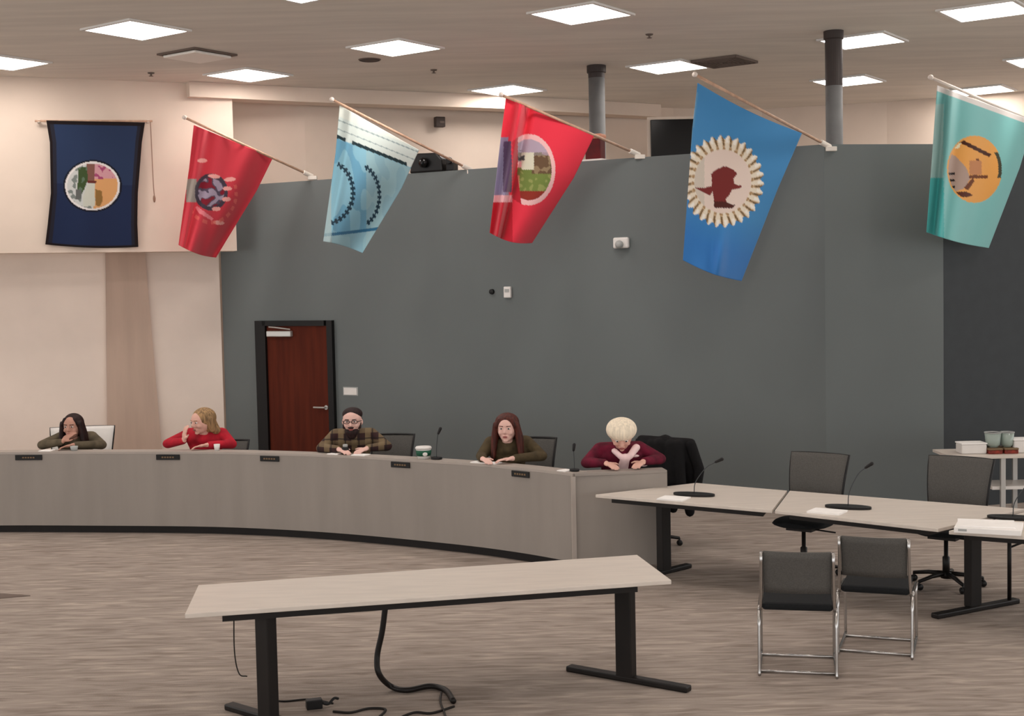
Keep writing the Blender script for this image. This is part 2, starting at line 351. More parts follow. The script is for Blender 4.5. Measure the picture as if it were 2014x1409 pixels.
# objects resting on the partition top
yy = at_line(850, 330, PA, PB).y+.1
a_ = at_y(806, 338, yy); b_ = at_y(872, 338, yy); cx = (a_.x+b_.x)/2; w = b_.x-a_.x
t = thing('projector', 'black projector with rounded top sitting on the grey partition', 'projector', (cx+.03, yy+.02, 4.09), ang)
bm = nb(); prism(bm, [(-.24, 0), (.26, 0), (.25, .16), (.17, .24), (-.12, .25), (-.2, .18)], -.16, .16)
for vtx in bm.verts: vtx.co = Vector((vtx.co.x, vtx.co.z*.6, vtx.co.y))
obj('body', bm, M['blackplastic'], t, bevel=.02)
bm = nb(); lathe(bm, [(.06, 0), (.065, .04), (.05, .07)], 20, Matrix.Translation((.0, -.10, .12)) @ Matrix.Rotation(math.pi/2, 4, 'X')); obj('lens', bm, M['screen'], t, True)
bm = nb(); box(bm, (.35, 0, .055), (.11, .12, .10)); lathe(bm, [(.045, 0), (.045, .04)], 16, Matrix.Translation((.35, -.05, .13)) @ Matrix.Rotation(math.pi/2, 4, 'X')); obj('side_unit', bm, M['blackplastic'], t, bevel=.008)
P, a = wallframe(1172, 300); t = thing('red_box', 'dark red upright box with peach lid on the partition top', 'box', (P.x, P.y+.1, 4.09), a)
obj('box_body', box(nb(), (0, 0, .14), (.20, .15, .24)), M['red_item'], t, bevel=.01)
obj('lid', box(nb(), (0, 0, .29), (.23, .17, .06)), M['peach'], t, bevel=.02); obj('tray', box(nb(), (-.03, 0, .01), (.32, .18, .02)), M['white'], t)

# ------------------------------------------------------------------ flags
def vcol_mat(name):
    m = bpy.data.materials.new(name); m.use_nodes = True; nt = m.node_tree; b = nt.nodes['Principled BSDF']
    b.inputs['Roughness'].default_value = .75; b.inputs['Specular IOR Level'].default_value = .2; b.inputs['Sheen Weight'].default_value = .15
    at = nt.nodes.new('ShaderNodeVertexColor'); at.layer_name = 'print'; nt.links.new(at.outputs[0], b.inputs['Base Color'])
    # thin cloth lets some light through
    tr = nt.nodes.new('ShaderNodeBsdfTranslucent'); mx = nt.nodes.new('ShaderNodeMixShader'); mx.inputs[0].default_value = .04
    nt.links.new(at.outputs[0], tr.inputs[0]); nt.links.new(b.outputs[0], mx.inputs[1]); nt.links.new(tr.outputs[0], mx.inputs[2])
    nt.links.new(mx.outputs[0], nt.nodes['Material Output'].inputs[0]); return m
M['flag'] = vcol_mat('flag_cloth')
def poly_at(pts, w):
    """point at fraction w of a polyline given with its own fractions by v"""
    v0, v1 = pts[0][1], pts[-1][1]; v = v0+(v1-v0)*w
    for a, b in zip(pts, pts[1:]):
        if v <= b[1] or b is pts[-1]:
            t = (v-a[1])/(b[1]-a[1]) if b[1] != a[1] else 0; return (a[0]+(b[0]-a[0])*t, v)
def cloth(left, right, dl, dr, fold, colour, parent, NX=110, NY=170, sag=None):
    me = bpy.data.meshes.new('cloth'); vs = []; cols = []
    for j in range(NY+1):
        w = j/NY; l = poly_at(left, w); r = poly_at(right, w)
        for i in range(NX+1):
            t = i/NX; u = l[0]+(r[0]-l[0])*t; v = l[1]+(r[1]-l[1])*t
            if sag: v += sag(t, w)
            vs.append(at_y(u, v, dl+(dr-dl)*t+1.5*fold(t, w))); cols.append(lin(colour(u, v, t, w)))
    fs = [(j*(NX+1)+i, j*(NX+1)+i+1, (j+1)*(NX+1)+i+1, (j+1)*(NX+1)+i) for j in range(NY) for i in range(NX)]
    me.from_pydata(vs, [], fs); at = me.color_attributes.new('print', 'FLOAT_COLOR', 'POINT')
    for k, c in enumerate(cols): at.data[k].color = c
    for p_ in me.polygons: p_.use_smooth = True
    me.materials.append(M['flag']); o = bpy.data.objects.new('flag_cloth', me); C.objects.link(o); o.parent = parent
    sm = o.modifiers.new('thick', 'SOLIDIFY'); sm.thickness = .004
    return o
def g(x, c, s): return math.exp(-((x-c)/s)**2)
def mixc(a, b, t):
    t = max(0, min(1, t)); return tuple(a[i]+(b[i]-a[i])*t for i in range(3))
def fz(x, y, s=1.0): return noise.noise(Vector((x*s, y*s, .3)))
def inpoly(x, y, P):
    c = False; n_ = len(P); j = n_-1
    for i in range(n_):
        if (P[i][1] > y) != (P[j][1] > y) and x < (P[j][0]-P[i][0])*(y-P[i][1])/(P[j][1]-P[i][1])+P[i][0]: c = not c
        j = i
    return c
def flag(label, tip, base, Yt, Yb, left, right, dl, dr, fold, colour, sag=None, white=False):
    t = thing('flag', label, 'flag', (0, 0, 0), 0, 'flags on slanted poles along the partition')
    A = at_y(tip[0], tip[1], Yt); B = at_y(base[0], base[1], Yb)
    pm = M['polewhite'] if white else M['pole']
    obj('pole', tube(nb(), [A, B], .016, 10), pm, t, True)
    d = (A-B).normalized()
    bm = nb(); ell(bm, A+d*.03, (.03, .03, .03)); obj('finial', bm, M['polewhite'], t, True)
    bm = nb(); tube(bm, [B-d*.02, B+d*.12], .03, 12); box(bm, (B.x+.02, B.y, B.z-.03), (.12, .09, .05)); obj('pole_bracket', bm, M['bracket'], t, bevel=.006)
    cloth(left, right, dl, dr, fold, colour, t, sag=sag)
    return t
RED = (218, 66, 80); RED2 = (238, 58, 78)
# flag 1: red with rayed shield on the cream wall
def c1(u, v, t, w):
    b = RED
    du, dv = u-415, v-378
    r = math.hypot(du/1.0, dv/1.1)
    if u < 386 and 352 < v < 398 and u > 366: b = (168, 158, 150)
    if r < 32 and u > 383:
        k = fz(u, v, .09)
        b = (176, 160, 182) if k > .02 else ((92, 80, 100) if k > -.18 else (140, 30, 50))
    if r < 33 and r > 26 and u > 383: b = (74, 64, 78)
    # ray marks around
    for (x, y, a_, l) in ((398, 316, 0, 10), (452, 353, -.1, 12), (447, 371, 0, 9), (445, 392, 0, 9), (425, 411, 0, 9), (430, 438, .1, 11), (421, 347, .1, 12)):
        dx, dy = u-x, v-y; X = dx*math.cos(a_)+dy*math.sin(a_); Y = -dx*math.sin(a_)+dy*math.cos(a_)
        if (X/l)**2+(Y/4.2)**2 < 1: b = (250, 176, 170)
    # curved rim line of dashes
    rr = math.hypot(du/1.0, (dv-2)/1.18)
    if 46 < rr < 52 and u > 378 and math.sin(math.atan2(dv, du)*22) > -.2 and (v > 395 or v > 360 and u > 440): b = mixc(b, (240, 120, 110), .7)
    if inpoly(u, v, [(388, 405), (396, 412), (420, 430), (416, 434), (392, 420), (384, 408)]): b = (246, 140, 150)
    return b
flag('red flag with a pale rayed shield in front of the cream wall', (367, 233), (612, 346), 17.0, 17.98,
     [(381, 246), (372, 330), (351, 482)], [(537, 310), (505, 375), (425, 507)], 17.04, 17.72,
     lambda t, w: .07*math.sin(7*t+2*w)*(.3+w)-.10*g(t, .12-.02*w, .06)+.03*math.sin(15*t), c1,
     sag=lambda t, w: 5*w*math.sin(math.pi*t))
# flag 2: light blue with dotted arcs
def c2(u, v, t, w):
    sk = (u-655)*.40     # hoist edge slope
    y = v-sk
    b = (140, 192, 212)
    if y < 268: b = (214, 226, 222)
    if y < 225: b = (226, 232, 224)
    if abs(y-232) < 1.2 or abs(y-250) < 1.0: b = (150, 170, 172)
    if 262 < y < 269 and (u < 680 or 692 < u < 800): b = (30, 52, 58)
    if y > 270 and fz(u, v*.4, .05) > .12: b = (112, 170, 200)
    if y > 270 and u > 720: b = mixc(b, (166, 196, 200), .6)
    for cx_, cy_, rx, ry, du_, lo, hi in ((640, 378, 54, 62, 4.6, -1.1, 1.35), (700, 385, 46, 62, 4.6, -1.2, 1.1)):
        a_ = math.atan2((v-cy_)/ry, (u-cx_)/rx); rr = math.hypot((v-cy_)/ry, (u-cx_)/rx)
        if lo < a_ < hi:
            seg = (a_*6.2) % 1.0
            if abs(rr-1) < (.085 if seg < .55 else .028): b = (26, 56, 74)
    if v > 455-(u-645)*.12+4 and v < 461-(u-645)*.12+4: b = (50, 112, 150)
    if v > 461-(u-645)*.12+4: b = mixc(b, (170, 205, 212), .6)
    if y > 270 and u < 652: b = mixc(b, (180, 196, 196), .7)
    return b
flag('light blue flag with a white top band and two arcs of dark marks', (657, 198), (925, 334), 15.95, 16.8,
     [(668, 207), (660, 300), (636, 475)], [(824, 295), (790, 370), (713, 498)], 15.98, 16.45,
     lambda t, w: .06*math.sin(6*t+1+2.5*w)*(.3+w)-.08*g(t, .15, .07)*(1-.4*w), c2, sag=lambda t, w: -3*w*math.sin(math.pi*t))
# flag 3: red with landscape seal
def c3(u, v, t, w):
    b = RED2
    du, dv = (u-1040)/52., (v-334)/70.
    r = math.hypot(du, dv)
    if r < 1: b = (246, 196, 196)
    if r < .86:
        k = fz(u, v, .11)
        if v < 318: b = (170, 150, 160) if k > -.1 else (140, 130, 120)
        if v < 300: b = (184, 168, 186)
        if v >= 330: b = (120, 138, 70) if k > -.15 else (150, 158, 92)
        if 306 < v < 342 and u > 1046: b = (108, 84, 62) if k > -.1 else (150, 130, 100)
        if 300 < v < 334 and 1026 < u < 1050: b = (226, 226, 204)
        if 296 < v < 316 and 1016 < u < 1032 and k > 0: b = (80, 84, 84)
        if v > 376: b = (150, 52, 40)
        if u < 1022 and v > 345: b = (216, 150, 120)
    if u < 1008:                      # the far half of the seal on the folded-back cloth
        b = RED2
        if 270 < v < 392 and u < 1000: b = (150, 140, 172)
        if 278 < v < 378 and 990 < u < 1006: b = (96, 72, 104)
        if 384 < v < 398: b = (240, 180, 186)
        if v > 398: b = (200, 36, 54)
    elif u < 1018+max(0, (v-340)*.12) and r < 1: b = (196, 40, 56)
    return b
flag('red flag with a round green landscape seal hanging mid partition', (990, 188), (1255, 304), 14.85, 15.63,
     [(995, 192), (985, 270), (963, 458)], [(1168, 268), (1128, 350), (1046, 478)], 14.9, 15.38,
     lambda t, w: .07*math.sin(5.5*t+1.5*w)*(.3+w)-.14*g(t, .17, .05)+.06*g(t, .26, .05), c3, sag=lambda t, w: 8*w*math.sin(math.pi*t))
# flag 4: blue with feathered disc and bison
BIS = [(1398, 342), (1410, 333), (1424, 327), (1440, 332), (1450, 342), (1442, 352), (1444, 362), (1458, 366), (1456, 371), (1440, 373), (1434, 384), (1427, 392), (1430, 400), (1446, 404), (1440, 410), (1420, 406), (1406, 409), (1404, 392), (1401, 376), (1396, 386), (1386, 380), (1364, 369), (1384, 370), (1399, 366), (1400, 352)]
def c4(u, v, t, w):
    b = (72, 142, 198)
    b = mixc(b, (58, 126, 198), (w-.6)/.25)  # fold shading put into the print: deeper blue towards the bottom
    du, dv = (u-1421)/78., (v-357)/87.; a_ = math.atan2(dv, du); r = math.hypot(du, dv)
    edge = 1+.045*math.sin(a_*30)
    if r < edge:
        b = (238, 218, 206) if u > 1385 else (218, 206, 192)
        if r > .72:
            f_ = math.sin(a_*30+(r-.72)*5)
            b = (240, 228, 208)
            if f_ < -.35: b = (206, 176, 138)
            if f_ < -.8 and r > .8: b = (120, 96, 66)
            if r > .88 and f_ > .5: b = (252, 246, 236)
            if abs(r-.75) < .02 and f_ < 0: b = (176, 140, 100)
    if inpoly(u, v, BIS): b = (126, 48, 46)
    if inpoly(u, v, [(1404, 396), (1424, 397), (1446, 404), (1440, 410), (1404, 409)]): b = (84, 40, 34)
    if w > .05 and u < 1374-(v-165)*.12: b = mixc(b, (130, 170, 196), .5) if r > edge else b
    return b
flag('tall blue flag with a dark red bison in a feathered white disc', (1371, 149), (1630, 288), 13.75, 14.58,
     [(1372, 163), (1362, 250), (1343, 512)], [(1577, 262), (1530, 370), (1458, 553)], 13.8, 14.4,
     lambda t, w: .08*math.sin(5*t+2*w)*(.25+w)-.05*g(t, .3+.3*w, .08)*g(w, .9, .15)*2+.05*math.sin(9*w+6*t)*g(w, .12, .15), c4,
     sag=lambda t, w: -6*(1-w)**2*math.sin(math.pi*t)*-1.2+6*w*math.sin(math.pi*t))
# flag 5: turquoise with an orange head emblem
def c5(u, v, t, w):
    b = (132, 194, 192) if w > .04 else (232, 226, 222)

    if u < 1856 and v > 205+0*u: b = (164, 196, 192) if v < 350 else (78, 180, 178)
    du, dv = (u-1916)/54., (v-333)/66.; r = math.hypot(du, dv)
    if u > 1852+max(0, (v-280)*.06):
        if r < 1: b = (232, 166, 88)
        if .88 < r < 1 and u > 1930 and 300 < v < 350: b = (70, 70, 56)
        if r < .95:
            if inpoly(u, v, [(1868, 266), (1882, 270), (1950, 304), (1944, 309), (1890, 282), (1866, 277)]): b = (70, 30, 14)
            if inpoly(u, v, [(1852, 278), (1868, 280), (1866, 330), (1858, 345), (1852, 330)]): b = (34, 52, 26)
            if inpoly(u, v, [(1866, 300), (1880, 308), (1900, 330), (1908, 352), (1894, 372), (1862, 382), (1858, 350)]): b = (176, 152, 140)
            if inpoly(u, v, [(1870, 280), (1890, 282), (1886, 292), (1872, 292)]): b = (240, 230, 196)
            if abs(u-1920-(v-330)*-.1) < 3 and 312 < v < 350: b = (110, 56, 24)
            if abs(v-348) < 3 and 1905 < u < 1942: b = (110, 56, 24)
            for y0 in (342, 355, 368):
                if abs(v-y0) < 2.2 and u < 1878: b = (24, 22, 24)
            if inpoly(u, v, [(1860, 378), (1900, 377), (1914, 384), (1900, 388), (1862, 386)]): b = (84, 34, 16)
            if 1906 < u < 1930 and 316 < v < 344: b = (196, 134, 90)
            if inpoly(u, v, [(1895, 370), (1912, 350), (1916, 356), (1904, 374)]): b = (110, 56, 24)
    return b
flag('turquoise flag with an orange round head emblem at the right edge', (1834, 154), (2098, 268), 13.9, 15.3,
     [(1843, 168), (1835, 280), (1822, 457)], [(2033, 238), (2005, 330), (1944, 488)], 13.95, 14.7,
     lambda t, w: .07*math.sin(5*t+2*w)*(.3+w)-.13*g(t, .15+.05*w, .05)+.04*math.sin(12*t), c5, sag=lambda t, w: 4*w*math.sin(math.pi*t), white=True)
# navy banner hanging flat
def c0(u, v, t, w):
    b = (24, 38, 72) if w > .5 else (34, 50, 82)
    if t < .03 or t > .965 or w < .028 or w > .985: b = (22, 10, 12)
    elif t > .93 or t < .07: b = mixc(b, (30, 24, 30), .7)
    du, dv = (u-182)/54., (v-366)/48.; r = math.hypot(du, dv)
    if r < 1.07: b = (12, 14, 30)
    if r < 1: b = (222, 218, 216)
    if r < .92:
        k = fz(u, v, .12)
        b = (196, 198, 196) if k > -.08 else (120, 128, 124)
        if u > 184: b = (212, 158, 104)
        if u > 178 and v < 352: b = (202, 150, 158) if k > -.1 else (160, 70, 110)
        if 170 < u < 186 and v < 358: b = (124, 84, 74)
        if inpoly(u, v, [(153, 330), (172, 328), (172, 356), (166, 372), (156, 392), (150, 386), (154, 350)]): b = (58, 78, 42) if k > -.25 else (90, 110, 90)
        if inpoly(u, v, [(172, 362), (186, 360), (187, 406), (164, 406), (163, 388)]): b = (196, 198, 186)
        if inpoly(u, v, [(187, 372), (200, 376), (202, 394), (196, 406), (188, 404)]): b = (140, 104, 54)
        if inpoly(u, v, [(150, 372), (160, 374), (160, 392), (148, 392)]): b = (96, 98, 96)
        if 356 < v < 360 and 172 < u < 190: b = (100, 40, 34)
    return b
t = thing('banner', 'navy blue banner with a round white seal hung flat on cream wall', 'banner')
A = at_line(68, 240, FA, FB, .10); B = at_line(298, 240, FA, FB, .10)
obj('hanging_rod', tube(nb(), [A, B], .014, 10), M['pole'], t, True)
for uu in (76, 290):
    P = at_line(uu, 240, FA, FB, .05); obj('rod_bracket', box(nb(), P, (.03, .12, .03), math.atan2(FB[1]-FA[1], FB[0]-FA[0])), M['bracket'], t)
bm = nb(); tube(bm, smoothpath([at_line(294, 241, FA, FB, .10), at_line(297, 300, FA, FB, .09), at_line(300, 360, FA, FB, .08), at_line(302, 385, FA, FB, .08)]), .006, 6); ell(bm, at_line(302, 392, FA, FB, .08), (.018, .018, .05)); obj('pull_cord', bm, M['rope'], t, True)
yl = at_line(91, 300, FA, FB, .10).y; yr = at_line(285, 300, FA, FB, .10).y
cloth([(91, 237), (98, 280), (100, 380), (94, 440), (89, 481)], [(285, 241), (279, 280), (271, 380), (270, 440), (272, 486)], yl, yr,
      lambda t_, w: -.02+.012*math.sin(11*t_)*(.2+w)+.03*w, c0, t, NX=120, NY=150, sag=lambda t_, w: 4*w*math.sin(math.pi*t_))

# ------------------------------------------------------------------ dais
HD = .90
def dpt(u, v): p = at_z(u, v, .86); return (p.x, p.y)
arc = [at_z(u, v, HD) for u, v in ((-160, 893), (0, 890), (200, 889), (400, 889), (550, 892), (700, 898), (900, 910), (1020, 920), (1126, 932))]
arcp = [(p.x, p.y) for p in smoothpath([Vector((p.x, p.y, 0)) for p in arc], 6)]
_e = at_z(1312, 925, HD); endp = [arcp[-1], (_e.x, _e.y)]
t = thing('dais', 'long curved taupe council dais with angled end panel', 'dais', (0, 0, 0))
obj('front_panel', slab(nb(), arcp, .04, .085, HD-.025), M['laminate'], t)
obj('end_panel', slab(nb(), [(endp[0][0]+.012, endp[0][1]+.01), endp[1]], .04, .03, HD-.025), M['laminate'], t)
obj('toe_kick', slab(nb(), [(x, y+.06) for x, y in arcp], .03, 0, .085), M['black'], t)
bm = slab(nb(), arcp, .20, HD-.024, HD); obj('front_ledge', bm, M['laminate_edge'], t)
obj('end_ledge', slab(nb(), [(endp[0][0]+.02, endp[0][1]-.01), endp[1]], .20, HD-.024, HD-.002), M['laminate'], t)
obj('corner_post', box(nb(), (endp[0][0]+.004, endp[0][1]-.004, (HD-.026)/2), (.035, .035, HD-.026), .3), M['laminate_edge'], t)
obj('work_surface', slab(nb(), [(x, y+.05) for x, y in arcp], .42, .70, .73), M['laminate'], t)
for k in range(6, len(arcp)-2, 8):
    x, y = arcp[k]; obj('support_panel', box(nb(), (x, y+.24, .36), (.03, .28, .66)), M['laminate'], t)
def on_arc(u, v, off=0.0):
    d = ray(u, v); k = d.x/d.y
    for a, b in zip(arcp, arcp[1:]):
        fa = a[0]-k*a[1]; fb = b[0]-k*b[1]
        if fa*fb <= 0:
            s = fa/(fa-fb); P = Vector((a[0]+(b[0]-a[0])*s, a[1]+(b[1]-a[1])*s, 0)); an = math.atan2(b[1]-a[1], b[0]-a[0])
            n_ = Vector((-math.sin(an), math.cos(an), 0)); return P+n_*off, an
    return Vector((0, 13, 0)), 0
for u, wd, lb in ((57, .31, 'dark nameplate on the dais in front of the dark-haired person'), (331, .27, 'dark nameplate on the dais in front of the person in red'),
               (531, .23, 'dark nameplate on the dais in front of the brown door'), (788, .23, 'dark nameplate on the dais below the white cup'), (1024, .22, 'dark nameplate on the dais in front of the long-haired person in olive')):
    P, an = on_arc(u, 900); t = thing('nameplate', lb, 'nameplate', (P.x, P.y, HD-.07), an, 'dark nameplates along the dais front')
    obj('plate', box(nb(), (0, -.008, .01), (wd, .014, .058)), M['blackplastic'], t, bevel=.004)
    bm = nb()
    for k in range(5): box(bm, (-.06+k*.03, -.0165, .01), (.02, .002, .016))
    obj('engraved_strip', bm, M['tanprint'], t)

# ------------------------------------------------------------------ office chairs
def office_chair(name, label, x, y, face, backm, seatm, hb=1.02, wb=.50, group='dark mesh-back office chairs', z_off=0):
    """face = plan direction angle the sitter looks; local -Y is front"""
    t = thing(name, label, 'chair', (x, y, 0), face+math.pi/2, group)
    bm = nb(); NXc, NZc = 14, 12; vf = []
    for j in range(NZc+1):
        w = j/NZc; z = .56+(hb-.56)*w; wid = wb*(.86+.14*w)
        vf.append([bm.verts.new(((i/NXc-.5)*wid, .26+.10*w-.05*(1-abs(2*i/NXc-1)**2)*-1-.03*math.sin(math.pi*w), z)) for i in range(NXc+1)])
    for j in range(NZc):
        for i in range(NXc): bm.faces.new((vf[j][i], vf[j][i+1], vf[j+1][i+1], vf[j+1][i]))
    o = obj('backrest', bm, backm, t, True); s = o.modifiers.new('thick', 'SOLIDIFY'); s.thickness = .02
    bm = nb()
    def bp(i, w): wid = wb*(.86+.14*w); return ((i-.5)*wid, .265+.10*w+.05*(1-abs(2*i-1)**2)-.03*math.sin(math.pi*w), .56+(hb-.56)*w)
    loop = [bp(0, w/6) for w in range(7)]+[bp(i/6, 1) for i in range(1, 7)]+[bp(1, 1-w/6) for w in range(1, 7)]+[bp(1-i/6, 0) for i in range(1, 7)]
    tube(bm, loop, .013, 8); tube(bm, [(0, .33, .62), (0, .34, .48), (0, .22, .42), (0, .06, .41)], .022, 8)
    obj('back_frame', bm, M['blackplastic'], t, True)
    bm = nb(); ell(bm, (0, 0, .475), (.26, .25, .045), None, 3)
    for v in bm.verts:
        if v.co.z < .462: v.co.z = .452
        v.co.x = max(-.235, min(.235, v.co.x*1.1)); v.co.y = max(-.23, min(.23, v.co.y*1.1))
    obj('seat', bm, seatm, t, True, .012)
    bm = nb(); box(bm, (0, .02, .43), (.24, .26, .04)); tube(bm, [(.08, 0, .42), (.30, 0, .41)], .008, 6); obj('seat_mechanism', bm, M['black'], t, bevel=.008)
    bm = nb(); lathe(bm, [(.03, .09), (.03, .25), (.018, .26), (.018, .41)], 16); obj('gas_column', bm, M['black'], t, True)
    bm = nb(); lathe(bm, [(.045, .07), (.045, .12), (.03, .125)], 16)
    for k in range(5):
        a_ = 2*math.pi*k/5+.5; tube(bm, [(0, 0, .11), (math.cos(a_)*.16, math.sin(a_)*.16, .10), (math.cos(a_)*.30, math.sin(a_)*.30, .075)], .022, 8, .015)
    b = obj('star_base', bm, M['black'], t, True)
    for k in range(5):
        a_ = 2*math.pi*k/5+.5; bm = nb(); px, py = math.cos(a_)*.30, math.sin(a_)*.30
        for s_ in (-.014, .014): lathe(bm, [(.026, -.008), (.029, 0), (.026, .008)], 16, Matrix.Translation((px+s_*math.sin(a_), py-s_*math.cos(a_), .029)) @ Matrix.Rotation(a_, 4, 'Z') @ Matrix.Rotation(math.pi/2, 4, 'X'))
        tube(bm, [(px, py, .03), (px, py, .08)], .008, 6); obj('caster', bm, M['blackplastic'], b, True)
    return t
A225 = math.atan2(-.78, -.62)
office_chair('office_chair', 'empty dark mesh office chair behind the seam of the long tables', 2.55, 11.60, math.atan2(-.8, -.60), M['mesh'], M['darkseat'], 1.04, .55)
office_chair('office_chair', 'empty dark mesh office chair beside the white side table', 3.64, 11.08, math.atan2(-.78, -.62), M['mesh'], M['darkseat'], 1.05, .56)
office_chair('office_chair', 'black office chair behind the bearded person in plaid', -1.42, 14.55, math.radians(-98), M['mesh'], M['darkseat'], .96, .50)
office_chair('office_chair', 'black office chair behind the long-haired person in olive', .13, 13.60, math.radians(-104), M['mesh'], M['darkseat'], 1.0, .48)
office_chair('office_chair', 'office chair draped in a black coat behind the white-haired person', 1.33, 13.02, math.radians(-116), M['mesh'], M['darkseat'], 1.02, .52)
office_chair('office_chair', 'white-backed office chair behind the dark-haired person', -5.10, 15.42, math.radians(-80), M['white'], M['white'], 1.03, .74, 'white office chair')
office_chair('office_chair', 'dark low office chair hidden behind the person in the red top', -3.36, 15.25, math.radians(-88), M['mesh'], M['darkseat'], .85, .46)

# black coat over the fifth chair
t = thing('coat', 'black coat draped over the chair back at the end of the dais', 'coat', (1.38, 13.02, 0), math.radians(-116)+math.pi/2)
bm = nb()
cap(bm, (-.25, .34, 1.02), .05, (.27, .36, 1.0), .05); cap(bm, (-.2, .37, .98), .07, (-.16, .40, .5), .08); cap(bm, (.22, .38, .98), .07, (.30, .40, .5), .08)
cap(bm, (0, .36, 1.0), .08, (.02, .42, .5), .10); cap(bm, (-.22, .30, .96), .07, (-.20, .24, .66), .06); cap(bm, (-.04, .30, .98), .07, (-.02, .23, .64), .07); cap(bm, (.08, .30, .97), .07, (.1, .23, .62), .07); cap(bm, (.16, .36, .98), .07, (.2, .42, .42), .07); cap(bm, (-.12, .30, .98), .06, (-.12, .20, .66), .05)
cap(bm, (.16, .30, .98), .06, (.22, .20, .60), .05); cap(bm, (.04, .40, .5), .09, (.08, .34, .33), .05); cap(bm, (.22, .40, .5), .08, (.25, .36, .30), .05)
fuse(obj('coat_body', bm, M['blackcloth'], t, True), .014, 5)
for s in (-1, 1):
    bm = nb(); cap(bm, (s*.27, .35, .98), .06, (s*.36, .34, .74), .055); cap(bm, (s*.36, .34, .74), .055, (s*.34, .30, .50), .045); fuse(obj('sleeve', bm, M['blackcloth'], t, True), .014, 3)
bm = nb(); ell(bm, (.02, .27, .90), (.02, .012, .04)); obj('coat_tag', bm, M['graymark'], t, True)

# ------------------------------------------------------------------ people
def skinmat(n, c): return mat(n, c, .55, var=.03, scale=(14, 14, 14), spec=.3)
def hand(bm, w, d, side, curl=.35, sc=1.0):
    """five-fingered hand: wrist w, pointing d, thumb towards side"""
    d = Vector(d).normalized(); s = Vector(side); s = (s-d*s.dot(d)).normalized(); n_ = d.cross(s)
    if n_.z > 0: n_ = -n_
    rot = Matrix((s, d, n_)).transposed(); c = w+d*.05*sc
    ell(bm, c, (.042*sc, .055*sc, .017*sc), rot)
    for k, L in enumerate((.070, .078, .073, .058)):
        o = c+s*(.030-.020*k)*sc+d*.042*sc
        p1 = o+(d*math.cos(curl*.4)+n_*math.sin(curl*.4))*L*.5*sc; p2 = p1+(d*math.cos(curl*1.3)+n_*math.sin(curl*1.3))*L*.3*sc; p3 = p2+(d*math.cos(curl*2)+n_*math.sin(curl*2))*L*.25*sc
        cap(bm, o, .0095*sc, p1, .009*sc, 8); cap(bm, p1, .009*sc, p2, .008*sc, 8); cap(bm, p2, .008*sc, p3, .007*sc, 8)
    o = c+s*.034*sc-d*.022*sc; p1 = o+(s*.75+d*.65).normalized()*.034*sc; p2 = p1+(s*.35+d*.9+n_*.2).normalized()*.03*sc
    cap(bm, o, .013*sc, p1, .011*sc, 8); cap(bm, p1, .011*sc, p2, .009*sc, 8)

